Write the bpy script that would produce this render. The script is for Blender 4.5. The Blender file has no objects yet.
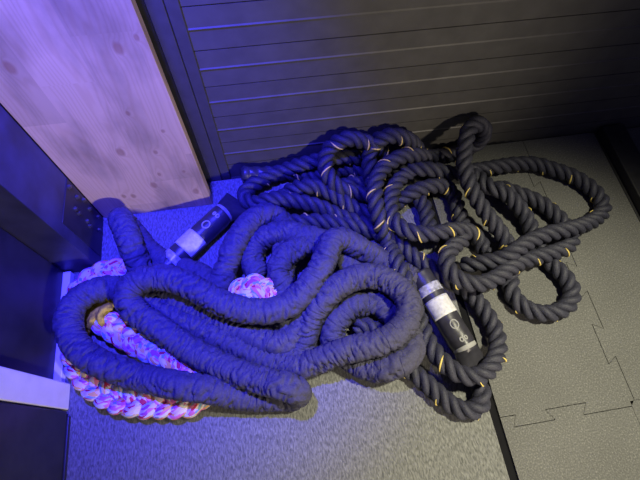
import bpy, bmesh, math, random
import numpy as np
from mathutils import Vector, Matrix, noise

random.seed(7)
S = bpy.context.scene
COL = S.collection

# ------------------------------------------------------------------ camera
H = 1.2                      # camera height over the mats, metres
F = 440.0                    # focal length for a 640 x 480 frame
R = np.array([[0.98766165, -0.1321559, 0.08401949],
              [-0.1552425, -0.89680268, 0.41430028],
              [0.02059668, -0.4222319, -0.90625383]])
cam_d = bpy.data.cameras.new('camera')
cam_d.sensor_width = 36.0
cam_d.lens = F / 640.0 * 36.0
cam_d.clip_start = 0.02
cam = bpy.data.objects.new('camera', cam_d)
COL.objects.link(cam)
cam.matrix_world = Matrix(((R[0, 0], -R[0, 1], -R[0, 2], 0), (R[1, 0], -R[1, 1], -R[1, 2], 0),
                           (R[2, 0], -R[2, 1], -R[2, 2], H), (0, 0, 0, 1)))
S.camera = cam

# ------------------------------------------------------------------ light
S.view_settings.view_transform = 'Standard'
S.view_settings.look = 'None'
S.view_settings.gamma = 1
S.view_settings.exposure = 0.0
w = bpy.data.worlds.new('dim room')
S.world = w
w.use_nodes = True
w.node_tree.nodes['Background'].inputs[0].default_value = (0.42, 0.40, 1.0, 1)
w.node_tree.nodes['Background'].inputs[1].default_value = 0.065


def spot(name, loc, target, power, color, angle, blend, radius):
    d = bpy.data.lights.new(name, 'SPOT')
    d.energy = power
    d.color = color
    d.spot_size = math.radians(angle)
    d.spot_blend = blend
    d.shadow_soft_size = radius
    o = bpy.data.objects.new(name, d)
    COL.objects.link(o)
    o.location = loc
    o.rotation_euler = (Vector(target) - Vector(loc)).to_track_quat('-Z', 'Y').to_euler()
    return o


spot('blue_stage_light', (-0.20, 0.56, 1.5), (-0.29, 0.60, 0), 440, (0.035, 0.03, 1.0), 62, 1.0, 0.03)
spot('warm_ceiling_light', (1.15, 0.18, 2.4), (0.60, -0.10, 0), 375, (1.0, 0.94, 0.68), 46, 1.0, 0.09)
spot('warm_board_fill', (1.7, -2.4, 1.3), (-0.32, 0.50, 0.38), 230, (1.0, 0.86, 0.66), 42, 0.7, 0.12)  # unseen fill lamp, added to warm the board and the wall beside it

# ------------------------------------------------------------------ helpers


def at(px, py, z=0.0):
    """Point on the line of sight of pixel (px, py) at height z."""
    d = R @ np.array([px - 320.0, py - 240.0, F])
    t = (z - H) / d[2]
    return np.array([0, 0, H]) + t * d


def node_mat(name):
    m = bpy.data.materials.new(name)
    m.use_nodes = True
    nt = m.node_tree
    b = nt.nodes['Principled BSDF']

    def N(t, **kw):
        n = nt.nodes.new(t)
        for k, v in kw.items():
            setattr(n, k, v)
        return n
    L = nt.links.new
    return m, nt, b, N, L


def ramp(n, stops, mode='LINEAR'):
    cr = n.color_ramp
    cr.interpolation = mode
    while len(cr.elements) > 1:
        cr.elements.remove(cr.elements[-1])
    cr.elements[0].position, cr.elements[0].color = stops[0][0], (*stops[0][1], 1)
    for p, c in stops[1:]:
        e = cr.elements.new(p)
        e.color = (*c, 1)


def simple(name, col, rough=0.5, metal=0.0, nscale=60, var=0.15, bump=0.1, spec=0.5):
    m, nt, b, N, L = node_mat(name)
    tc = N('ShaderNodeTexCoord')
    nz = N('ShaderNodeTexNoise')
    nz.inputs['Scale'].default_value = nscale
    nz.inputs['Detail'].default_value = 5
    L(tc.outputs['Object'], nz.inputs['Vector'])
    r = N('ShaderNodeValToRGB')
    ramp(r, [(0.3, tuple(c * (1 - var) for c in col)), (0.7, tuple(min(1, c * (1 + var)) for c in col))])
    L(nz.outputs['Fac'], r.inputs['Fac'])
    L(r.outputs['Color'], b.inputs['Base Color'])
    b.inputs['Roughness'].default_value = rough
    b.inputs['Metallic'].default_value = metal
    b.inputs['Specular IOR Level'].default_value = spec
    if bump:
        bp = N('ShaderNodeBump')
        bp.inputs['Strength'].default_value = bump
        bp.inputs['Distance'].default_value = 0.002
        L(nz.outputs['Fac'], bp.inputs['Height'])
        L(bp.outputs['Normal'], b.inputs['Normal'])
    return m


def carpet_mat():
    m, nt, b, N, L = node_mat('grey needle felt carpet')
    tc = N('ShaderNodeTexCoord')
    mp = N('ShaderNodeMapping')
    mp.inputs['Scale'].default_value = (260, 90, 200)
    mp.inputs['Rotation'].default_value = (0, 0, 0.25)
    L(tc.outputs['Object'], mp.inputs['Vector'])
    nz = N('ShaderNodeTexNoise')
    nz.inputs['Scale'].default_value = 1.0
    nz.inputs['Detail'].default_value = 4
    nz.inputs['Distortion'].default_value = 0.6
    L(mp.outputs['Vector'], nz.inputs['Vector'])
    r = N('ShaderNodeValToRGB')
    ramp(r, [(0.3, (0.095, 0.098, 0.095)), (0.5, (0.172, 0.174, 0.168)), (0.72, (0.265, 0.268, 0.258))])
    L(nz.outputs['Fac'], r.inputs['Fac'])
    L(r.outputs['Color'], b.inputs['Base Color'])
    b.inputs['Roughness'].default_value = 0.95
    b.inputs['Specular IOR Level'].default_value = 0.1
    bp = N('ShaderNodeBump')
    bp.inputs['Strength'].default_value = 0.5
    bp.inputs['Distance'].default_value = 0.003
    L(nz.outputs['Fac'], bp.inputs['Height'])
    L(bp.outputs['Normal'], b.inputs['Normal'])
    return m


def rubber_mat():
    m, nt, b, N, L = node_mat('grey speckled rubber')
    tc = N('ShaderNodeTexCoord')
    nz = N('ShaderNodeTexNoise')
    nz.inputs['Scale'].default_value = 260
    nz.inputs['Detail'].default_value = 3
    L(tc.outputs['Object'], nz.inputs['Vector'])
    n2 = N('ShaderNodeTexNoise')
    n2.inputs['Scale'].default_value = 5
    n2.inputs['Detail'].default_value = 4
    L(tc.outputs['Object'], n2.inputs['Vector'])
    r = N('ShaderNodeValToRGB')
    ramp(r, [(0.3, (0.10, 0.10, 0.098)), (0.55, (0.145, 0.145, 0.14)), (0.74, (0.25, 0.25, 0.235))])
    L(nz.outputs['Fac'], r.inputs['Fac'])
    r2 = N('ShaderNodeValToRGB')
    ramp(r2, [(0.3, (0.85, 0.85, 0.85)), (0.7, (1, 1, 1))])
    L(n2.outputs['Fac'], r2.inputs['Fac'])
    mx = N('ShaderNodeMix', data_type='RGBA', blend_type='MULTIPLY')
    mx.inputs[0].default_value = 1
    L(r.outputs['Color'], mx.inputs[6])
    L(r2.outputs['Color'], mx.inputs[7])
    L(mx.outputs[2], b.inputs['Base Color'])
    b.inputs['Roughness'].default_value = 0.8
    b.inputs['Specular IOR Level'].default_value = 0.25
    bp = N('ShaderNodeBump')
    bp.inputs['Strength'].default_value = 0.35
    bp.inputs['Distance'].default_value = 0.002
    L(nz.outputs['Fac'], bp.inputs['Height'])
    L(bp.outputs['Normal'], b.inputs['Normal'])
    return m


KNOTS = [(-0.255, 0.60, .011), (-0.365, 0.30, .012), (-0.335, 0.142, .011), (-0.405, 0.10, .008), (-0.43, 0.105, .007),
         (-0.232, 0.085, .011), (-0.215, 0.62, .006), (-0.285, 0.285, .006), (-0.245, 0.36, .005), (-0.305, 0.19, .006),
         (-0.24, 0.19, .005), (-0.46, 0.58, .012), (-0.30, 0.43, .006)]


def wood_mat():
    m, nt, b, N, L = node_mat('glued pine')
    tc = N('ShaderNodeTexCoord')
    sep = N('ShaderNodeSeparateXYZ')
    L(tc.outputs['Object'], sep.inputs[0])
    # staves: three widths side by side, each with finger joints at its own heights
    st = N('ShaderNodeMath', operation='MULTIPLY')
    st.inputs[1].default_value = 9.2
    L(sep.outputs['X'], st.inputs[0])
    fl = N('ShaderNodeMath', operation='FLOOR')
    L(st.outputs[0], fl.inputs[0])
    zo = N('ShaderNodeMath', operation='MULTIPLY_ADD')
    L(fl.outputs[0], zo.inputs[0])
    zo.inputs[1].default_value = 0.37
    L(sep.outputs['Z'], zo.inputs[2])
    zs = N('ShaderNodeMath', operation='MULTIPLY')
    zs.inputs[1].default_value = 2.1
    L(zo.outputs[0], zs.inputs[0])
    fz = N('ShaderNodeMath', operation='FLOOR')
    L(zs.outputs[0], fz.inputs[0])
    cb = N('ShaderNodeCombineXYZ')
    L(fl.outputs[0], cb.inputs[0])
    L(fz.outputs[0], cb.inputs[1])
    wn = N('ShaderNodeTexWhiteNoise', noise_dimensions='2D')
    L(cb.outputs[0], wn.inputs['Vector'])
    # knot field
    prev = None
    for x, z, r in KNOTS:
        cx = N('ShaderNodeCombineXYZ')
        a = N('ShaderNodeMath', operation='SUBTRACT')
        L(sep.outputs['X'], a.inputs[0])
        a.inputs[1].default_value = x
        c = N('ShaderNodeMath', operation='SUBTRACT')
        L(sep.outputs['Z'], c.inputs[0])
        c.inputs[1].default_value = z
        c2 = N('ShaderNodeMath', operation='MULTIPLY')
        L(c.outputs[0], c2.inputs[0])
        c2.inputs[1].default_value = 0.6
        L(a.outputs[0], cx.inputs[0])
        L(c2.outputs[0], cx.inputs[1])
        ln = N('ShaderNodeVectorMath', operation='LENGTH')
        L(cx.outputs[0], ln.inputs[0])
        dv = N('ShaderNodeMath', operation='DIVIDE')
        L(ln.outputs['Value'], dv.inputs[0])
        dv.inputs[1].default_value = r
        if prev is None:
            prev = dv.outputs[0]
        else:
            mn = N('ShaderNodeMath', operation='MINIMUM')
            L(prev, mn.inputs[0])
            L(dv.outputs[0], mn.inputs[1])
            prev = mn.outputs[0]
    kp = N('ShaderNodeMath', operation='POWER')     # bends the grain round the knots
    L(prev, kp.inputs[0])
    kp.inputs[1].default_value = -1.2
    kc = N('ShaderNodeMath', operation='MINIMUM')
    L(kp.outputs[0], kc.inputs[0])
    kc.inputs[1].default_value = 1.0
    # grain
    nz = N('ShaderNodeTexNoise')
    mp = N('ShaderNodeMapping')
    mp.inputs['Scale'].default_value = (9, 9, 1.1)
    L(tc.outputs['Object'], mp.inputs['Vector'])
    L(mp.outputs['Vector'], nz.inputs['Vector'])
    nz.inputs['Scale'].default_value = 1.0
    nz.inputs['Detail'].default_value = 3
    g = N('ShaderNodeMath', operation='MULTIPLY')
    L(nz.outputs['Fac'], g.inputs[0])
    g.inputs[1].default_value = 0.22
    g2 = N('ShaderNodeMath', operation='ADD')
    L(sep.outputs['X'], g2.inputs[0])
    L(g.outputs[0], g2.inputs[1])
    g3 = N('ShaderNodeMath', operation='MULTIPLY_ADD')
    L(kc.outputs[0], g3.inputs[0])
    g3.inputs[1].default_value = 0.02
    L(g2.outputs[0], g3.inputs[2])
    g4 = N('ShaderNodeMath', operation='MULTIPLY_ADD')
    L(wn.outputs['Value'], g4.inputs[0])
    g4.inputs[1].default_value = 0.3
    L(g3.outputs[0], g4.inputs[2])
    s = N('ShaderNodeMath', operation='MULTIPLY')
    L(g4.outputs[0], s.inputs[0])
    s.inputs[1].default_value = 470
    sn = N('ShaderNodeMath', operation='SINE')
    L(s.outputs[0], sn.inputs[0])
    r = N('ShaderNodeValToRGB')
    ramp(r, [(0.0, (0.84, 0.625, 0.38)), (0.6, (0.825, 0.61, 0.365)), (1.0, (0.78, 0.56, 0.325))])
    mr = N('ShaderNodeMapRange')
    mr.inputs['From Min'].default_value = -1
    L(sn.outputs[0], mr.inputs['Value'])
    L(mr.outputs[0], r.inputs['Fac'])
    tone = N('ShaderNodeMapRange')
    tone.inputs['To Min'].default_value = 0.72
    tone.inputs['To Max'].default_value = 1.05
    L(wn.outputs['Value'], tone.inputs['Value'])
    # dirt smudges
    n3 = N('ShaderNodeTexNoise')
    mp3 = N('ShaderNodeMapping')
    mp3.inputs['Scale'].default_value = (10, 10, 3.5)
    L(tc.outputs['Object'], mp3.inputs['Vector'])
    L(mp3.outputs['Vector'], n3.inputs['Vector'])
    n3.inputs['Scale'].default_value = 1.0
    n3.inputs['Detail'].default_value = 6
    dm = N('ShaderNodeMapRange')
    dm.inputs['From Min'].default_value = 0.47
    dm.inputs['From Max'].default_value = 0.68
    dm.inputs['To Min'].default_value = 1
    dm.inputs['To Max'].default_value = 0.55
    L(n3.outputs['Fac'], dm.inputs['Value'])
    tt = N('ShaderNodeMath', operation='MULTIPLY')
    L(tone.outputs[0], tt.inputs[0])
    L(dm.outputs[0], tt.inputs[1])
    mx = N('ShaderNodeVectorMath', operation='SCALE')
    L(r.outputs['Color'], mx.inputs[0])
    L(tt.outputs[0], mx.inputs['Scale'])
    km = N('ShaderNodeMapRange')
    km.inputs['From Min'].default_value = 0.55
    km.inputs['From Max'].default_value = 1.0
    km.inputs['To Min'].default_value = 0.5
    km.inputs['To Max'].default_value = 0.0
    L(prev, km.inputs['Value'])
    kmix = N('ShaderNodeMix', data_type='RGBA')
    L(km.outputs[0], kmix.inputs[0])
    L(mx.outputs[0], kmix.inputs[6])
    kmix.inputs[7].default_value = (0.30, 0.13, 0.05, 1)
    L(kmix.outputs[2], b.inputs['Base Color'])
    b.inputs['Roughness'].default_value = 0.6
    return m


def fabric_mat():
    m, nt, b, N, L = node_mat('navy nylon sleeve')
    tc = N('ShaderNodeTexCoord')
    nz = N('ShaderNodeTexNoise')
    nz.inputs['Scale'].default_value = 220
    nz.inputs['Detail'].default_value = 3
    L(tc.outputs['Object'], nz.inputs['Vector'])
    r = N('ShaderNodeValToRGB')
    ramp(r, [(0.3, (0.054, 0.052, 0.078)), (0.7, (0.080, 0.078, 0.112))])
    L(nz.outputs['Fac'], r.inputs['Fac'])
    L(r.outputs['Color'], b.inputs['Base Color'])
    b.inputs['Roughness'].default_value = 0.7
    b.inputs['Specular IOR Level'].default_value = 0.25
    atn = N('ShaderNodeAttribute', attribute_name='along')
    prevn = None
    for sc_, k_, dist in (((58, 0.55, 0.55), 9.0, 0.0035),):
        mp = N('ShaderNodeMapping')
        mp.inputs['Scale'].default_value = sc_
        L(atn.outputs['Vector'], mp.inputs['Vector'])
        pn = N('ShaderNodeTexNoise')
        pn.inputs['Scale'].default_value = 1.0
        pn.inputs['Detail'].default_value = 0.0
        pn.inputs['Distortion'].default_value = 0.15
        L(mp.outputs['Vector'], pn.inputs['Vector'])
        sb = N('ShaderNodeMath', operation='SUBTRACT')
        L(pn.outputs['Fac'], sb.inputs[0])
        sb.inputs[1].default_value = 0.5
        ab = N('ShaderNodeMath', operation='ABSOLUTE')
        L(sb.outputs[0], ab.inputs[0])
        ml = N('ShaderNodeMath', operation='MULTIPLY', use_clamp=True)
        L(ab.outputs[0], ml.inputs[0])
        ml.inputs[1].default_value = k_
        bp = N('ShaderNodeBump')
        bp.inputs['Strength'].default_value = 0.6
        bp.inputs['Distance'].default_value = dist
        L(ml.outputs[0], bp.inputs['Height'])
        if prevn:
            L(prevn, bp.inputs['Normal'])
        prevn = bp.outputs['Normal']
    L(prevn, b.inputs['Normal'])
    return m


def rope_mat():
    m, nt, b, N, L = node_mat('black polyester yarn')
    tc = N('ShaderNodeTexCoord')
    nz = N('ShaderNodeTexNoise')
    nz.inputs['Scale'].default_value = 480
    nz.inputs['Detail'].default_value = 4
    L(tc.outputs['Object'], nz.inputs['Vector'])
    r = N('ShaderNodeValToRGB')
    ramp(r, [(0.3, (0.012, 0.012, 0.020)), (0.75, (0.068, 0.069, 0.105))])
    L(nz.outputs['Fac'], r.inputs['Fac'])
    L(r.outputs['Color'], b.inputs['Base Color'])
    b.inputs['Roughness'].default_value = 0.6
    b.inputs['Specular IOR Level'].default_value = 0.4
    bp = N('ShaderNodeBump')
    bp.inputs['Strength'].default_value = 0.4
    bp.inputs['Distance'].default_value = 0.002
    L(nz.outputs['Fac'], bp.inputs['Height'])
    L(bp.outputs['Normal'], b.inputs['Normal'])
    return m


def rag_mat(seed):
    m, nt, b, N, L = node_mat('flowered cotton rag')
    tc = N('ShaderNodeAttribute', attribute_name='along')
    mp = N('ShaderNodeMapping')
    mp.inputs['Scale'].default_value = (1.0, 0.026, 0.026)
    mp.inputs['Location'].default_value = (seed * 3.1, seed * 1.7, 0)
    L(tc.outputs['Vector'], mp.inputs['Vector'])
    nz = N('ShaderNodeTexNoise')
    nz.inputs['Scale'].default_value = 45
    L(mp.outputs['Vector'], nz.inputs['Vector'])
    ad = N('ShaderNodeVectorMath', operation='MULTIPLY_ADD')
    L(nz.outputs['Color'], ad.inputs[0])
    ad.inputs[1].default_value = (0.02, 0.02, 0.02)
    L(mp.outputs['Vector'], ad.inputs[2])
    vo = N('ShaderNodeTexVoronoi')
    vo.inputs['Scale'].default_value = 100
    L(ad.outputs[0], vo.inputs['Vector'])
    sp = N('ShaderNodeSeparateColor')
    L(vo.outputs['Color'], sp.inputs[0])
    r = N('ShaderNodeValToRGB')
    ramp(r, [(0.0, (0.82, 0.78, 0.74)), (0.16, (0.80, 0.22, 0.36)), (0.29, (0.86, 0.62, 0.62)), (0.42, (0.60, 0.04, 0.09)),
             (0.50, (0.90, 0.50, 0.14)), (0.62, (0.86, 0.80, 0.78)), (0.72, (0.25, 0.42, 0.55)), (0.81, (0.50, 0.10, 0.34)),
             (0.89, (0.88, 0.72, 0.28)), (0.96, (0.55, 0.66, 0.62))], 'CONSTANT')
    L(sp.outputs[0], r.inputs['Fac'])
    L(r.outputs['Color'], b.inputs['Base Color'])
    b.inputs['Roughness'].default_value = 0.85
    b.inputs['Specular IOR Level'].default_value = 0.2
    bp = N('ShaderNodeBump')
    bp.inputs['Strength'].default_value = 0.4
    bp.inputs['Distance'].default_value = 0.004
    L(nz.outputs['Fac'], bp.inputs['Height'])
    L(bp.outputs['Normal'], b.inputs['Normal'])
    return m


M = dict(
    carpet=carpet_mat(), rubber=rubber_mat(), wood=wood_mat(), sleeve=fabric_mat(), rope=rope_mat(),
    wall=simple('dark grey lacquered slats', (0.10, 0.098, 0.092), 0.5, 0, 25, 0.12, 0.05),
    frame=simple('dark grey lacquered frame', (0.075, 0.074, 0.073), 0.45, 0, 40, 0.1, 0.03),
    groove=simple('black groove', (0.010, 0.010, 0.012), 0.95, 0, 40, 0.1, 0, 0.1),
    subfloor=simple('dark concrete', (0.02, 0.02, 0.022), 0.9),
    bluesteel=simple('dark blue lacquered steel', (0.036, 0.036, 0.085), 0.45, 0, 14, 0.35, 0.05),
    blackpanel=simple('black lacquered panel', (0.022, 0.021, 0.03), 0.45, 0, 20, 0.25, 0.05),
    white=simple('white lacquered steel', (0.86, 0.84, 0.78), 0.45, 0, 30, 0.05, 0.03),
    black=simple('black steel', (0.028, 0.028, 0.03), 0.4, 0, 40, 0.2, 0.05),
    boltm=simple('zinc bolt', (0.16, 0.16, 0.17), 0.4, 0.9, 80, 0.2, 0.05),
    shrink=simple('black shrink tube', (0.035, 0.034, 0.045), 0.38, 0, 70, 0.2, 0.2),
    label=simple('white paper label', (0.62, 0.62, 0.62), 0.6, 0, 120, 0.18, 0.15),
    clear=simple('scuffed clear tape', (0.36, 0.36, 0.42), 0.3, 0, 90, 0.5, 0.3),
    ink=simple('white print', (0.30, 0.30, 0.30), 0.6, 0, 90, 0.05, 0),
    yellow=simple('yellow tracer yarn', (0.85, 0.65, 0.17), 0.6, 0, 300, 0.2, 0.1),
    mustard=simple('mustard flowered cloth', (0.78, 0.47, 0.02), 0.85, 0, 70, 0.75, 0.5),
    rag=[rag_mat(i) for i in range(3)],
)


def link(name, me, mat, parent=None):
    me.materials.append(mat) if mat else None
    o = bpy.data.objects.new(name, me)
    COL.objects.link(o)
    if parent:
        o.parent = parent
        o.matrix_parent_inverse = Matrix.Translation(parent.location).inverted()
    return o


def thing(name, label, cat, loc=(0, 0, 0), group=None):
    o = bpy.data.objects.new(name, None)
    o.empty_display_size = 0.05
    COL.objects.link(o)
    o.location = loc
    return tag(o, label, cat, group)


def tag(o, label, cat, group=None):
    o['label'] = label
    o['category'] = cat
    if group:
        o['group'] = group
    return o


def structure(o):
    o['kind'] = 'structure'
    return o


def mesh(name, verts, faces, smooth=False):
    me = bpy.data.meshes.new(name)
    me.from_pydata([tuple(map(float, v)) for v in verts], [], faces)
    me.update()
    if smooth:
        me.polygons.foreach_set('use_smooth', [True] * len(me.polygons))
    return me


def box(name, lo, hi, mat, parent=None, bevel=0.0, seg=2):
    bm = bmesh.new()
    bmesh.ops.create_cube(bm, size=1)
    for v in bm.verts:
        v.co = Vector([lo[i] + (v.co[i] + 0.5) * (hi[i] - lo[i]) for i in range(3)])
    if bevel:
        bmesh.ops.bevel(bm, geom=bm.edges[:], offset=bevel, segments=seg, affect='EDGES', profile=0.5)
    me = bpy.data.meshes.new(name)
    bm.to_mesh(me)
    bm.free()
    return link(name, me, mat, parent)


def prism(name, outline, z0, z1, mat, parent=None, bevel=0.0):
    bm = bmesh.new()
    vs = [bm.verts.new((x, y, z1)) for x, y in outline]
    f = bm.faces.new(vs)
    f.normal_update()
    if f.normal.z < 0:
        f.normal_flip()
    if bevel:
        r = bmesh.ops.inset_region(bm, faces=[f], thickness=bevel, depth=0)
        for v in f.verts:
            v.co.z = z1
        for v in vs:
            v.co.z = z1 - bevel
    edges = [e for e in bm.edges if e.is_boundary]
    ex = bmesh.ops.extrude_edge_only(bm, edges=edges)
    for g in ex['geom']:
        if isinstance(g, bmesh.types.BMVert):
            g.co.z = z0
    bmesh.ops.recalc_face_normals(bm, faces=bm.faces)
    me = bpy.data.meshes.new(name)
    bm.to_mesh(me)
    bm.free()
    return link(name, me, mat, parent)


def spline(pts, step):
    """Centripetal-ish Catmull-Rom through 3-D points, resampled to even steps."""
    P = np.array(pts, float)
    P = np.vstack([2 * P[0] - P[1], P, 2 * P[-1] - P[-2]])
    out = []
    for i in range(1, len(P) - 2):
        p0, p1, p2, p3 = P[i - 1], P[i], P[i + 1], P[i + 2]
        t0 = 0
        t1 = t0 + max(1e-4, np.linalg.norm(p1 - p0)) ** 0.5
        t2 = t1 + max(1e-4, np.linalg.norm(p2 - p1)) ** 0.5
        t3 = t2 + max(1e-4, np.linalg.norm(p3 - p2)) ** 0.5
        for t in np.linspace(t1, t2, 16, endpoint=False):
            a1 = (t1 - t) / (t1 - t0) * p0 + (t - t0) / (t1 - t0) * p1
            a2 = (t2 - t) / (t2 - t1) * p1 + (t - t1) / (t2 - t1) * p2
            a3 = (t3 - t) / (t3 - t2) * p2 + (t - t2) / (t3 - t2) * p3
            b1 = (t2 - t) / (t2 - t0) * a1 + (t - t0) / (t2 - t0) * a2
            b2 = (t3 - t) / (t3 - t1) * a2 + (t - t1) / (t3 - t1) * a3
            out.append((t2 - t) / (t2 - t1) * b1 + (t - t1) / (t2 - t1) * b2)
    out.append(P[-2])
    out = np.array(out)
    # light smoothing, then even resampling
    for _ in range(3):
        out[1:-1] = 0.25 * out[:-2] + 0.5 * out[1:-1] + 0.25 * out[2:]
    d = np.concatenate([[0], np.cumsum(np.linalg.norm(np.diff(out, axis=0), axis=1))])
    n = max(3, int(d[-1] / step))
    s = np.linspace(0, d[-1], n)
    return np.stack([np.interp(s, d, out[:, k]) for k in range(3)], 1), s


def frames(C, up=None):
    T = np.gradient(C, axis=0)
    T /= np.linalg.norm(T, axis=1)[:, None] + 1e-12
    A = np.zeros_like(C)
    v = np.array([0, 0, 1.0])
    for i in range(len(C)):
        if up is not None:
            v = np.array(up, float)
        a = v - T[i] * v.dot(T[i])
        n = np.linalg.norm(a)
        if n < 1e-3:
            a = np.array([1.0, 0, 0]) - T[i] * T[i][0]
            n = np.linalg.norm(a)
        A[i] = a / n
        v = A[i]
    B = np.cross(T, A)
    return T, A, B            # A points up at first, B to the side


def mark(me, coords):
    at_ = me.attributes.new('along', 'FLOAT_VECTOR', 'POINT')
    at_.data.foreach_set('vector', np.array(coords, np.float32).ravel())


def coords_of(C, sides, shift=0.0):
    d = np.concatenate([[0], np.cumsum(np.linalg.norm(np.diff(C, axis=0), axis=1))]) + shift
    th = np.linspace(0, 2 * math.pi, sides, endpoint=False)
    out = np.zeros((len(C), sides, 3))
    out[..., 0] = d[:, None]
    out[..., 1] = np.cos(th)
    out[..., 2] = np.sin(th)
    return out.reshape(-1, 3)


def loft(C, ra, rb, sides, disp=None, up=None, cap=True):
    """Tube along C; ra/rb = half height / half width per ring; disp(i, k, theta) scales a vertex."""
    T, A, B = frames(C, up)
    n = len(C)
    V = []
    ra = np.broadcast_to(ra, n)
    rb = np.broadcast_to(rb, n)
    th = np.linspace(0, 2 * math.pi, sides, endpoint=False)
    for i in range(n):
        for k in range(sides):
            m = 1.0 if disp is None else disp(i, th[k])
            V.append(C[i] + A[i] * ra[i] * m * math.cos(th[k]) + B[i] * rb[i] * m * math.sin(th[k]))
    Fc = []
    for i in range(n - 1):
        for k in range(sides):
            k2 = (k + 1) % sides
            Fc.append((i * sides + k, i * sides + k2, (i + 1) * sides + k2, (i + 1) * sides + k))
    if cap:
        Fc.append(tuple(range(sides))[::-1])
        Fc.append(tuple((n - 1) * sides + k for k in range(sides)))
    return V, Fc


def join(parts):
    V, Fc = [], []
    for v, f in parts:
        o = len(V)
        V += list(v)
        Fc += [tuple(i + o for i in q) for q in f]
    return V, Fc


def path(pts, ymax=0.782):
    out = []
    for px, py, z in pts:
        p = at(px, py, z)
        if p[1] > ymax:             # leans on the slatted wall instead of lying in front of it
            d = R @ np.array([px - 320.0, py - 240.0, F])
            p = np.array([0, 0, H]) + d * (ymax / d[1])
        out.append(p)
    return out


# ------------------------------------------------------------------ setting
structure(box('floor', (-1.6, -1.2, -0.06), (2.4, 0.95, -0.013), M['subfloor']))
W0, P = 0.82, 0.1085
prof = []       # (y, z) profile of the slatted wall, bottom to top
z = 0.004
k = 0
# a lighter raised bead and, halfway between, a thin recessed joint
beads = [0.0025 + 0.1085 * i for i in range(1, 22)]
pts = [(W0, -0.012)]
for bz in beads:
    jz = bz - 0.056
    pts += [(W0, jz - 0.0016), (W0 + 0.006, jz - 0.0012), (W0 + 0.006, jz + 0.0012), (W0 - 0.0005, jz + 0.0016)]
    pts += [(W0 - 0.0005, bz - 0.001), (W0 - 0.0022, bz), (W0 + 0.0, bz + 0.003)]
pts.append((W0, 2.4))
V, Fc = [], []
for y, zz in pts:
    V += [(-0.1385, y, zz), (2.4, y, zz)]
for i in range(len(pts) - 1):
    Fc.append((2 * i, 2 * i + 1, 2 * i + 3, 2 * i + 2))
wb = structure(link('wall_back', mesh('wall_back', V, Fc), M['wall']))
wb2 = structure(box('wall_left', (-1.6, 0.80, -0.013), (-0.2, 0.90, 2.4), M['black']))
structure(box('trim_1', (-0.166, 0.811, -0.012), (-0.1385, 0.86, 2.4), M['frame'], bevel=0.002))
structure(box('trim_2', (-0.2, 0.804, -0.012), (-0.1665, 0.86, 2.4), M['frame'], bevel=0.002))

# ------------------------------------------------------------------ floor coverings
carp = box('carpet', (-1.5, -1.1, -0.012), (0.467, 0.803, 0.0), M['carpet'], bevel=0.002)
tag(carp, 'grey ribbed felt carpet under the padded rope and beside the rubber mats', 'carpet')


def tooth_line(c, a0, a1, first, sgn, amp=0.0165, pitch=0.098):
    """Dovetailed jigsaw edge along one axis: list of (along, across)."""
    out = []
    a = first
    s = sgn
    out.append((a0, c + s * amp))
    while a < a1 - 0.01:
        if a > a0 + 0.02:
            g = 0.009
            out += [(a - g * 0.3, c + s * amp), (a + g, c + s * amp * 0.7), (a - g, c - s * amp * 0.7), (a + g * 0.3, c - s * amp)]
            # dovetail: undercut neck
            s = -s
        a += pitch
    out.append((a1, c + s * amp))
    return out


def dovetail(levels, c, amp, lean):
    """levels: list of (start, end, sign). Joins them with leaning flanks."""
    out = []
    for s, e, g in levels:
        out += [(s, c + g * amp), (e, c + g * amp)]
    return out


G = 0.0009
vx, hy = 0.838, -0.026
# seam along Y (between the left and the right column of tiles): (y start, y end, side)
lv = []
y = -0.012
sg = 1
while y < 0.80:
    lv.append((y - 0.012, y + 0.100 + 0.012 - 0.012, sg))
    y += 0.094
    sg = -sg
lv[0] = (hy, lv[0][1], lv[0][2])
lv[-1] = (lv[-1][0], 0.815, lv[-1][2])
seamY = [(c, a) for a, c in dovetail(lv, vx, 0.0135, 0)]
lh = []
x = 0.520
sg = -1
lh.append((0.489, 0.530, 1))
while x < 0.80:
    lh.append((x - 0.004, x + 0.108, sg))
    x += 0.094
    sg = -sg
lh[-1] = (lh[-1][0], vx, lh[-1][2])
seamX = dovetail(lh, hy, 0.0135, 0)


def off(pl, dx, dy):
    return [(a + dx, b + dy) for a, b in pl]


yA, yF, xR = 0.815, -1.1, 1.9
tileA = off(seamX, 0, G) + off([(vx, hy)], -G, G)[:0] + off(seamY, -G, 0) + [(0.489, yA)]
tileA[-2] = (tileA[-2][0], yA)
tileB = off(seamY, G, 0) + [(xR, yA), (xR, hy + G)]
tileC = off(seamX, 0, -G) + [(vx - G, yF), (0.489, yF)]
tileD = [(vx + G, hy - G), (xR, hy - G), (xR, yF), (vx + G, yF)]
for ol, lab in ((tileA, 'grey jigsaw rubber mat tile under the black twisted rope'),
                (tileB, 'grey jigsaw rubber mat tile running beneath the black rail on the right'),
                (tileC, 'grey jigsaw rubber mat tile in the front, next to the carpet edge'),
                (tileD, 'grey jigsaw rubber mat tile at the bottom right corner')):
    o = prism('rubber_mat', ol, -0.012, 0.0, M['rubber'])
    tag(o, lab, 'floor mat', 'jigsaw floor mats')

structure(box('trim_3', (0.4675, -1.1, -0.012), (0.4885, 0.803, -0.006), M['groove'], bevel=0.001))

# ------------------------------------------------------------------ wooden board, steel furniture at the left
bd = box('wooden_board', (-0.528, 0.718, 0.0), (-0.199, 0.746, 1.9), M['wood'], bevel=0.0015)
tag(bd, 'wide pine board with knots standing upright against the dark wall', 'board')

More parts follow.
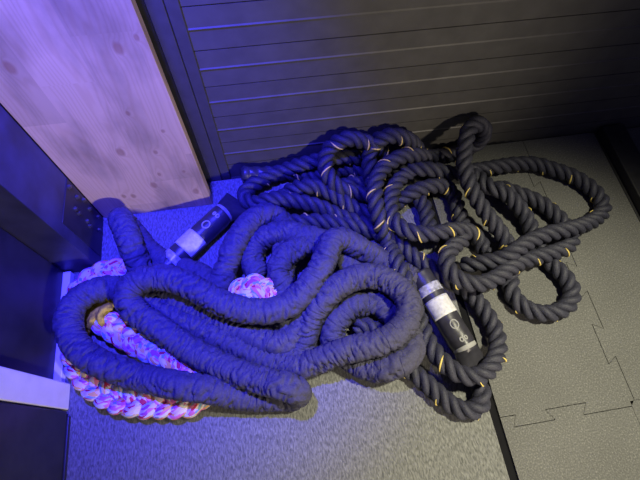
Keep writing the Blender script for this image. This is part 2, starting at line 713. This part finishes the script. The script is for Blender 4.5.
cab = thing('steel_cabinet', 'dark blue steel housing with bolt heads, left of the pine board', 'cabinet', (-0.7, 0.63, 0))
box('body', (-0.95, 0.550, 0.0), (-0.5295, 0.7175, 1.1), M['bluesteel'], cab, 0.0015)
bp_ = box('bolt_plate', (-0.5305, 0.585, 0.006), (-0.528, 0.715, 0.225), M['blackpanel'], cab, 0.001)
for px, py in ((262, 127), (285, 137), (305, 168), (257, 168), (268, 182), (298, 210), (306, 226), (335, 195), (338, 240), (235, 92)):
    qx, qy = px / 3.43, py / 3.43 + 160
    d = R @ np.array([qx - 320, qy - 240, F])
    t = -0.5285 / d[0]
    yy, zz = t * d[1], H + t * d[2]
    bm = bmesh.new()
    bmesh.ops.create_cone(bm, cap_ends=True, segments=6, radius1=0.0058, radius2=0.005, depth=0.007,
                          matrix=Matrix.Translation((-0.5255, yy, zz)) @ Matrix.Rotation(math.pi / 2, 4, 'Y'))
    bmesh.ops.create_cone(bm, cap_ends=True, segments=16, radius1=0.0075, radius2=0.0075, depth=0.002,
                          matrix=Matrix.Translation((-0.5278, yy, zz)) @ Matrix.Rotation(math.pi / 2, 4, 'Y'))
    me = bpy.data.meshes.new('bolt')
    bm.to_mesh(me)
    bm.free()
    link('bolt', me, M['boltm'], cab)

fr = thing('white_frame', 'white steel post and floor rail with a black infill panel, left edge', 'frame', (-0.62, 0.2, 0))
box('post', (-0.66, 0.174, 0.0), (-0.589, 0.238, 1.1), M['white'], fr, 0.003)
box('floor_rail', (-0.64, 0.239, 0.0), (-0.603, 0.546, 0.022), M['white'], fr, 0.002)
box('infill_panel', (-0.66, 0.239, 0.023), (-0.622, 0.547, 1.1), M['blackpanel'], fr, 0.002)

bx = thing('black_cabinet', 'black cabinet in front of the white post, bottom left corner', 'cabinet', (-0.8, -0.2, 0))
box('body', (-1.0, -0.6, 0.012), (-0.586, 0.170, 1.1), M['black'], bx, 0.004)
box('plinth', (-0.99, -0.59, 0.0), (-0.582, 0.158, 0.0115), M['black'], bx, 0.002)

rl = thing('floor_rail', 'black steel rail bolted to the mat at the right edge', 'rail', (1.155, 0.3, 0))
box('bar', (1.115, -0.3, 0.003), (1.195, 0.812, 0.037), M['black'], rl, 0.004)
box('base_plate', (1.108, -0.3, 0.0), (1.202, 0.812, 0.0028), M['black'], rl, 0.001)
for yy in (0.74, 0.45, 0.1):
    bm = bmesh.new()
    bmesh.ops.create_cone(bm, cap_ends=True, segments=12, radius1=0.008, radius2=0.007, depth=0.005,
                          matrix=Matrix.Translation((1.155, yy, 0.039)))
    me = bpy.data.meshes.new('bolt')
    bm.to_mesh(me)
    bm.free()
    link('bolt', me, M['black'], rl)

# ------------------------------------------------------------------ black twisted rope
RR = 0.0238
a_ = RR / 2.1547
off_ = RR - a_
PITCH = 0.092
g0, g1, g2, g3 = RR + 0.0025, 0.068, 0.108, 0.14


def twisted(pts, strands, threads, phase=0.0):
    C, s = spline(path(pts), 0.0055)
    T, A, B = frames(C)
    n = len(C)
    for j in range(3):
        ang = 2 * math.pi * (s / PITCH) + 2 * math.pi * j / 3 + phase
        rad = A * np.cos(ang)[:, None] + B * np.sin(ang)[:, None]
        tan = -A * np.sin(ang)[:, None] + B * np.cos(ang)[:, None]
        SC = C + rad * off_
        Ts = np.gradient(SC, axis=0)
        Ts /= np.linalg.norm(Ts, axis=1)[:, None]
        U = rad - Ts * np.sum(rad * Ts, 1)[:, None]
        U /= np.linalg.norm(U, axis=1)[:, None]
        Wv = np.cross(Ts, U)
        sides = 12
        V = []
        for i in range(n):
            # closed, tapered tips
            e = min(1.0, (min(i, n - 1 - i) + 0.3) / 2.5)
            for k in range(sides):
                th = 2 * math.pi * k / sides
                yarn = 1 + 0.035 * math.cos(3 * (th * 2 - s[i] * 260))
                V.append(SC[i] + (U[i] * math.cos(th) * 1.12 + Wv[i] * math.sin(th) * 1.0) * a_ * yarn * e)
        Fc = []
        for i in range(n - 1):
            for k in range(sides):
                k2 = (k + 1) % sides
                Fc.append((i * sides + k, i * sides + k2, (i + 1) * sides + k2, (i + 1) * sides + k))
        Fc.append(tuple(range(sides))[::-1])
        Fc.append(tuple((n - 1) * sides + k for k in range(sides)))
        strands[j].append((V, Fc))
        if j == 0:
            # a yellow yarn surfaces once per turn of this strand, where it lies outward
            q = 0.35
            while q < s[-1] / PITCH - 0.2:
                sc = (q + random.uniform(-0.12, 0.12)) * PITCH
                ln = random.uniform(0.020, 0.030)
                ss = np.linspace(sc - ln / 2, sc + ln / 2, 7)
                drift = random.uniform(-0.5, 0.5)
                pl = []
                for t_, m in zip(ss, np.linspace(-1, 1, 7)):
                    i = min(n - 1, max(0, int(round(t_ / s[-1] * (n - 1)))))
                    f = t_ / s[-1] * (n - 1)
                    i0 = int(max(0, min(n - 2, math.floor(f))))
                    u = f - i0
                    th = 0.35 * m + drift
                    p0 = SC[i0] + (U[i0] * math.cos(th) + Wv[i0] * math.sin(th)) * a_ * 1.15
                    p1 = SC[i0 + 1] + (U[i0 + 1] * math.cos(th) + Wv[i0 + 1] * math.sin(th)) * a_ * 1.15
                    pl.append(p0 * (1 - u) + p1 * u)
                pl = np.array(pl)
                rr = 0.0026 * np.sin(np.linspace(0.25, math.pi - 0.25, 7))
                threads.append(loft(pl, rr, rr, 6))
                q += 1.0


ROPE = [
    # capped end by the wall, through the coil to the wide right-hand loop
    [(262, 174, g0), (280, 173, g0), (300, 173, g0), (322, 177, g0), (340, 169, g0), (362, 170, g0), (385, 172, g0), (402, 170, .055),
     (415, 169, g1), (435, 170, g1), (455, 174, .05), (477, 170, g0), (495, 167, g0), (515, 164, g0), (535, 164, g0), (552, 169, g0),
     (570, 175, g0), (587, 185, g0), (599, 197, g0), (603, 209, g0), (595, 219, .035), (580, 226, .055), (565, 230, g1), (547, 234, g1),
     (530, 241, g1), (513, 252, .075), (497, 260, .06), (478, 263, .05), (460, 266, g0)],
    # long strand lying from the coil to the left bend and back
    [(362, 158, g0), (345, 157, g0), (320, 160, .03), (300, 165, .03), (280, 172, .03), (260, 181, .04), (248, 189, .04), (244, 198, .04),
     (253, 203, .04), (270, 199, g1 - .01), (290, 200, g1 - .01), (310, 204, .05), (325, 209, .035), (340, 216, g0), (357, 222, g0), (378, 228, g0)],
    # the rest in one run
    [(468, 171, g0), (479, 178, .035), (490, 187, .05), (505, 193, g1 - .01), (517, 205, .05), (527, 219, .035), (533, 234, g0), (542, 252, g0),
     (553, 265, g0), (565, 277, g0), (572, 291, g0), (568, 305, g0), (552, 313, g0), (535, 312, g0), (520, 304, g0), (511, 291, g0),
     (511, 274, g0), (512, 258, .035), (507, 244, .05), (497, 228, g1), (485, 212, .085), (474, 194, .10), (466, 174, .115), (464, 156, .13),
     (466, 140, .155), (471, 127, .165), (479, 124, .15), (484, 131, .11), (479, 142, .06), (462, 151, g0), (445, 155, g0), (430, 157, .05),
     (417, 155, .09), (403, 156, g2), (391, 162, g2), (380, 172, g2), (375, 187, g2), (376, 205, .10), (380, 222, .075), (388, 244, g0),
     (397, 262, .075), (405, 280, .085), (412, 300, .06), (420, 322, .045), (430, 345, .06), (442, 361, g1), (460, 374, g1), (479, 376, g1),
     (492, 365, .055), (498, 348, .035), (495, 330, g0), (485, 312, g0), (473, 296, g0), (460, 286, g0), (447, 279, g0), (438, 273, g0),
     (427, 266, g0), (413, 256, g0), (400, 244, g0), (387, 236, g0), (372, 231, g0), (355, 226, .03), (335, 223, .03), (315, 221, .03),
     (298, 222, .03), (284, 219, .03), (278, 208, g0), (283, 196, g0), (296, 188, .05), (306, 186, g1), (320, 188, g1 - .01), (333, 194, .05),
     (345, 202, .04), (360, 211, .03), (378, 214, g0), (392, 207, g0), (402, 199, .035), (413, 192, .05), (428, 187, .05), (443, 186, .04),
     (453, 194, g0), (458, 209, g0), (462, 224, g0), (462, 240, .05), (454, 246, g1), (447, 256, .085), (448, 268, .085), (458, 279, .085),
     (475, 284, .08), (490, 281, .075), (505, 272, g1), (520, 262, .05), (537, 257, .05), (555, 252, .045), (568, 246, .035), (572, 236, g0),
     (566, 226, g0), (557, 216, g0), (542, 204, g0), (525, 196, g0), (508, 190, g0), (495, 185, g0)],
    # coil standing over the left of the pile
    [(385, 156, .04), (376, 146, .055), (362, 141, .09), (346, 139, .12), (331, 147, .125), (325, 161, .11), (329, 177, .09), (340, 188, .065),
     (358, 193, .04), (378, 198, g0)],
    [(371, 186, .05), (370, 172, .075), (369, 158, .095), (374, 143, .105), (388, 136, .105), (405, 138, .10), (416, 147, .085), (421, 158, .05), (424, 172, g0)],
    [(412, 172, .05), (401, 178, .06), (393, 189, .07), (390, 205, .075), (395, 222, .08), (411, 232, .085), (433, 234, .085), (455, 230, .07),
     (470, 232, .05), (480, 242, g0), (486, 254, g0)],
    # lowest loop, running in below the padded sleeve
    [(352, 327, g0), (366, 326, g0), (380, 334, g0), (393, 351, g0), (407, 367, g0), (424, 381, g0), (440, 395, g0), (455, 407, g0), (470, 411, g0),
     (481, 403, g0), (481, 390, g0), (475, 379, g0), (466, 369, g0)],
    [(414, 193, g0), (424, 206, g0), (428, 222, g0), (430, 238, g0)],
    [(340, 186, g0), (356, 183, .03), (372, 186, g0), (390, 192, g0)],
]
br = thing('battle_rope', 'black twisted battle rope with yellow flecks, coiled on the rubber mats', 'rope', tuple(at(440, 220, 0)))
strands, threads = [[], [], []], []
for i, pth in enumerate(ROPE):
    twisted(pth, strands, threads, i * 1.1)
for j in range(3):
    V, Fc = join(strands[j])
    link('strand', mesh('strand', V, Fc, True), M['rope'], br)
for V, Fc in threads:
    tt = link('tracer_thread', mesh('tracer_thread', V, Fc, True), M['yellow'], br)
    tt['label'] = 'yellow yarn showing as a short fleck'
C, s = spline(path([(241, 174, g0), (250, 174, g0), (258, 174, g0), (268, 174, g0)]), 0.003)
u = s / s[-1]
rc = RR * np.where(u < 0.08, 0.75 + 3.2 * u, np.where(u < 0.25, 1.04, 0.96))
V, Fc = loft(C, rc, rc, 28, lambda i, th: 1 + 0.05 * math.cos(3 * (th - 2 * math.pi * s[i] / PITCH)) * (u[i] > 0.25))
e = link('end_cap', mesh('end_cap', V, Fc, True), M['shrink'], br)
e['label'] = 'shiny black shrink cap on the rope end'

# ------------------------------------------------------------------ navy padded rope
PR = 0.0343
f0, f1, f2, f3 = PR + 0.002, 0.065, 0.095, 0.125
PAD = [
    # grip on the carpet -> tucked under -> round the long loops -> grip on the mats
    [(176, 268, .035), (190, 271, f0), (203, 277, f0), (212, 287, f0), (219, 284, f0 + .01), (225, 270, .055), (231, 253, f1), (240, 235, f1),
     (252, 221, f1), (264, 215, .06), (274, 216, .045), (281, 224, f0), (284, 240, f0), (283, 262, f0), (284, 290, f0), (286, 320, f0), (288, 345, f0), (293, 358, f0),
     (300, 354, f0), (304, 341, .045), (308, 327, .06), (315, 311, .075), (326, 297, .09), (342, 284, f2), (362, 276, .10), (382, 278, .10), (400, 289, .10),
     (409, 304, .10), (407, 320, .10), (397, 333, .10), (380, 342, .10), (360, 347, .095), (340, 352, .085), (320, 360, .065), (300, 366, .05),
     (280, 363, f0), (255, 355, f0), (230, 343, f0), (205, 331, f0), (180, 319, f0), (160, 309, f0), (143, 299, .05), (128, 291, .065), (110, 288, .08), (95, 291, .09),
     (80, 299, .095), (71, 311, .098), (69, 326, .098), (75, 343, .098), (88, 356, .098), (104, 365, .095), (122, 371, .085), (140, 377, .075), (160, 382, .08),
     (182, 386, .085), (205, 389, .075), (230, 394, .05), (255, 397, f0), (277, 397, f0), (290, 397, f0), (297, 394, .055), (296, 391, .085), (284, 386, .10), (267, 382, .09), (247, 377, .08), (228, 369, .07),
     (205, 358, .065), (180, 343, .065), (164, 332, .07), (150, 322, .075), (138, 313, .085), (129, 303, .095), (128, 292, .105), (136, 283, .11), (150, 278, .115),
     (166, 278, .115), (184, 283, .115), (203, 293, .115), (222, 303, .11), (245, 310, .10), (268, 311, .095), (286, 306, .095), (300, 296, .10), (311, 283, .105), (320, 269, .105),
     (328, 252, .105), (334, 240, .10), (344, 240, .09), (358, 247, .075), (374, 256, .055), (389, 266, .045), (404, 274, f0), (418, 282, f0)],
    # fold standing up by the board -> inner loops -> round under the big loop
    [(176, 268, f0), (160, 260, f0), (146, 249, f0), (136, 236, f0), (128, 226, .045), (122, 220, .07), (121, 220, .10), (126, 231, .105), (131, 245, .10), (137, 260, .08),
     (146, 277, .05), (156, 288, f0), (168, 296, f0), (182, 303, f0), (203, 313, f0), (225, 324, f0), (245, 333, f0), (263, 340, .045), (280, 343, .05), (294, 337, .05),
     (302, 324, .05), (302, 309, .045), (294, 298, f0), (284, 287, .045), (278, 273, .055), (283, 259, .065), (296, 249, .065), (311, 245, .055), (326, 248, .045),
     (338, 257, f0), (351, 268, f0), (363, 281, f0), (376, 297, f0), (389, 313, f0), (402, 326, f0), (410, 336, .05), (413, 347, .065), (406, 359, .075), (392, 366, .07),
     (375, 369, .05), (357, 363, f0), (342, 352, f0), (333, 339, f0), (334, 326, .045), (343, 314, .05), (354, 306, .05), (366, 304, f0), (378, 310, f0)],
    [(345, 256, f0), (334, 247, f0), (320, 240, .055), (303, 235, .062), (286, 232, .06), (270, 235, .052), (258, 243, f0), (252, 254, f0), (254, 266, f0), (262, 278, f0)],
]


SLEEVE = []


def padded(pts, seed):
    C, s = spline(path(pts), 0.0029)
    n = len(C)
    rad = np.full(n, PR)

    def disp(i, th):
        c, q = math.cos(th), math.sin(th)
        x = s[i]
        sl = x + 0.010 * math.sin(th * 2 + 3 * math.sin(x * 9 + seed))
        big = noise.noise(Vector((x * 12 + seed, c * 0.7, q * 0.7)))
        p1 = noise.noise(Vector((sl * 58 + seed, c * 0.75, q * 0.75 + 5)))
        p2 = noise.noise(Vector((sl * 105 - seed, c * 1.1 + 3, q * 1.1)))
        cr1 = max(0.0, 1 - abs(p1) * 5.5)
        cr2 = max(0.0, 1 - abs(p2) * 5.5)
        amt = 0.45 + 0.75 * max(0.0, 0.5 + noise.noise(Vector((x * 7, c * 1.4 + seed, q * 1.4))))
        e = min(1.0, (min(i, n - 1 - i) / 6.0)) ** 0.5
        return (1.02 + 0.05 * big - amt * (0.24 * cr1 ** 1.4 + 0.14 * cr2 ** 1.3)) * (0.3 + 0.7 * e)
    SLEEVE.append(coords_of(C, 36, seed * 3))
    return loft(C, rad, rad, 36, disp)


pr = thing('padded_rope', 'navy fabric-sleeved padded rope lying in loops on the grey carpet', 'rope', tuple(at(240, 320, 0)))
V, Fc = join([padded(p, i * 7.3 + 1) for i, p in enumerate(PAD)])
sl_ = link('fabric_sleeve', mesh('fabric_sleeve', V, Fc, True), M['sleeve'], pr)
mark(sl_.data, np.vstack(SLEEVE))


def grip(p, q, label_u, tape_u, ring_u, flare, roll=0.0):
    """Shrink-tube grip from p (rope side) to q (free, pinched-flat end): a part with label, tape, ring, print."""
    A0, B0 = at(*p), at(*q)
    n = 60
    u = np.linspace(0, 1, n)
    C = A0[None] * (1 - u)[:, None] + B0[None] * u[:, None]
    L_ = np.linalg.norm(B0 - A0)
    rr = 0.034
    fl = np.clip((u - ring_u) / (1 - ring_u), 0, 1)
    hb = rr * (1 + flare * fl - 0.12 * np.exp(-((u - ring_u) / 0.03) ** 2))
    ha = rr * (1 - 0.72 * fl ** 0.7)
    zdrop = np.interp(fl, [0, 1], [0, 0.016])
    C[:, 2] -= zdrop
    wr = lambda i, th: 1 + 0.03 * noise.noise(Vector((u[i] * 14, math.cos(th) * 2, math.sin(th) * 2)))
    V, Fc = loft(C, ha, hb, 36, wr, up=(0, 0, 1))
    g = link('grip', mesh('grip', V, Fc, True), M['shrink'], pr)
    g['label'] = 'shrink-tube grip with a paper label and a pinched flat end'

    def band(name, u0, u1, th0, th1, mat, lift):
        m = 14
        VV, FF = [], []
        uu = np.linspace(u0, u1, 10)
        T, A, B = frames(C, (0, 0, 1))
        for ui in uu:
            i = min(n - 1, int(round(ui * (n - 1))))
            cc = A0 * (1 - ui) + B0 * ui
            cc = cc - np.array([0, 0, np.interp(ui, u, zdrop)])
            for k in range(m + 1):
                th = th0 + (th1 - th0) * k / m
                VV.append(cc + A[i] * (np.interp(ui, u, ha) + lift) * math.cos(th) * 1.0 + B[i] * (np.interp(ui, u, hb) + lift) * math.sin(th))
        for i in range(len(uu) - 1):
            for k in range(m):
                a = i * (m + 1) + k
                FF.append((a, a + 1, a + m + 2, a + m + 1))
        me = mesh(name, VV, FF, True)
        o = link(name, me, mat, g)
        sol = o.modifiers.new('thickness', 'SOLIDIFY')
        sol.thickness = 0.0008
        sol.offset = 1
        return o
    band('label', label_u[0], label_u[1], -1.45 + roll, 1.45 + roll, M['label'], 0.0012)
    band('clear_tape', tape_u[0], tape_u[1], -1.5 + roll, 1.5 + roll, M['clear'], 0.0014)
    band('ring', ring_u - 0.008, ring_u + 0.012, -2.2, 2.2, M['ink'], 0.0008)
    mid = (label_u[1] + ring_u) / 2
    # worn white print: an oval and two short strokes
    T, A, B = frames(C, (0, 0, 1))
    i = n // 2
    pr_parts = []
    for (du, dth, ru, rth) in ((-0.05, 0.1, 0.040, 0.30), (0.09, 0.25, 0.018, 0.13), (0.09, -0.12, 0.016, 0.10)):
        lp = []
        for t_ in np.linspace(0, 2 * math.pi, 25):
            ui = mid + du + ru * math.cos(t_)
            th = dth + rth * math.sin(t_) + roll
            cc = A0 * (1 - ui) + B0 * ui
            lp.append(cc + (A[i] * math.cos(th) + B[i] * math.sin(th)) * (rr * 1.0))
        pr_parts.append(loft(np.array(lp), 0.0011, 0.0022, 6, cap=False))
    VV, FF = join(pr_parts)
    link('print', mesh('print', VV, FF, True), M['ink'], g)
    return g


grip((165, 269, .034), (238, 200, .036), (0.24, 0.44), (0.08, 0.16), 0.79, 0.55)
grip((419, 274, .034), (480, 372, .036), (0.28, 0.46), (0.14, 0.23), 0.76, 0.12)

# ------------------------------------------------------------------ braided rag rope
RAG = [(98, 318, .035), (108, 324, .035), (122, 334, .033), (140, 344, .033), (160, 353, .033), (180, 362, .032), (195, 371, .030), (203, 382, .028), (202, 394, .030), (192, 401, .030),
       (176, 404, .030), (155, 404, .030), (130, 402, .030), (107, 394, .030), (90, 382, .030), (79, 366, .030), (74, 346, .030), (74, 325, .030), (78, 306, .030),
       (82, 289, .030), (95, 277, .030), (112, 271, .030), (128, 270, .030)]
RAG2 = [(236, 300, .040), (243, 292, .052), (252, 288, .058), (262, 289, .055), (272, 294, .045), (280, 302, .035)]
rg = thing('rag_rope', 'braided rope of colourful flowered rags, tied off with mustard cloth', 'rope', tuple(at(140, 350, 0)))


RAGC = [[], [], []]


def braid(pts, aw, bh, rw, rh, Lb, ph=0.0):
    C, s = spline(path(pts), 0.004)
    T, A, B = frames(C, (0, 0, 1))
    out = []
    for j in range(3):
        phi = 2 * math.pi * s / Lb + 2 * math.pi * j / 3 + ph
        SC = C + B * (aw * np.sin(phi))[:, None] + A * (bh * np.sin(2 * phi))[:, None]
        n = len(SC)

        def disp(i, th, j=j):
            e = min(1.0, (min(i, n - 1 - i) + 0.5) / 4.0) ** 0.5
            w_ = noise.noise(Vector((s[i] * 40 + j * 9, math.cos(th) * 2.2, math.sin(th) * 2.2)))
            w2 = noise.noise(Vector((s[i] * 16 + j * 5, math.cos(th) * 3.5, math.sin(th) * 3.5)))
            return (1 + 0.16 * w_ + 0.10 * w2) * e
        out.append(loft(SC, rh, rw, 20, disp, up=(0, 0, 1)))
        RAGC[j].append(coords_of(SC, 20, ph * 5 + j))
    return out


b1 = braid(RAG, 0.0185, 0.0085, 0.0180, 0.0145, 0.108)
b2 = braid(RAG2, 0.020, 0.010, 0.019, 0.016, 0.11, 0.7)
for j in range(3):
    V, Fc = join([b1[j], b2[j]])
    st_ = link('strand', mesh('strand', V, Fc, True), M['rag'][j], rg)
    mark(st_.data, np.vstack(RAGC[j]))
tie = []
for pth, r0, sd in (([(116, 302, .05), (106, 303, .05), (96, 308, .045), (88, 316, .04), (84, 326, .035), (86, 337, .025)], 0.0135, 0),
                    ([(110, 312, .045), (100, 313, .055), (93, 319, .05), (92, 329, .035)], 0.015, 4),
                    ([(113, 308, .06), (105, 308, .068), (100, 316, .065), (103, 326, .05)], 0.009, 8)):
    C, s = spline(path(pth), 0.003)
    n = len(C)
    tie.append(loft(C, r0, r0 * 1.1, 22, lambda i, th: (1 + 0.35 * noise.noise(Vector((s[i] * 45 + sd, math.cos(th) * 1.8, math.sin(th) * 1.8)))) * min(1, (min(i, n - 1 - i) + 1) / 5) ** 0.5))
V, Fc = join(tie)
ty = link('cloth_tie', mesh('cloth_tie', V, Fc, True), M['mustard'], rg)
ty['label'] = 'mustard cloth tied round the braid end'
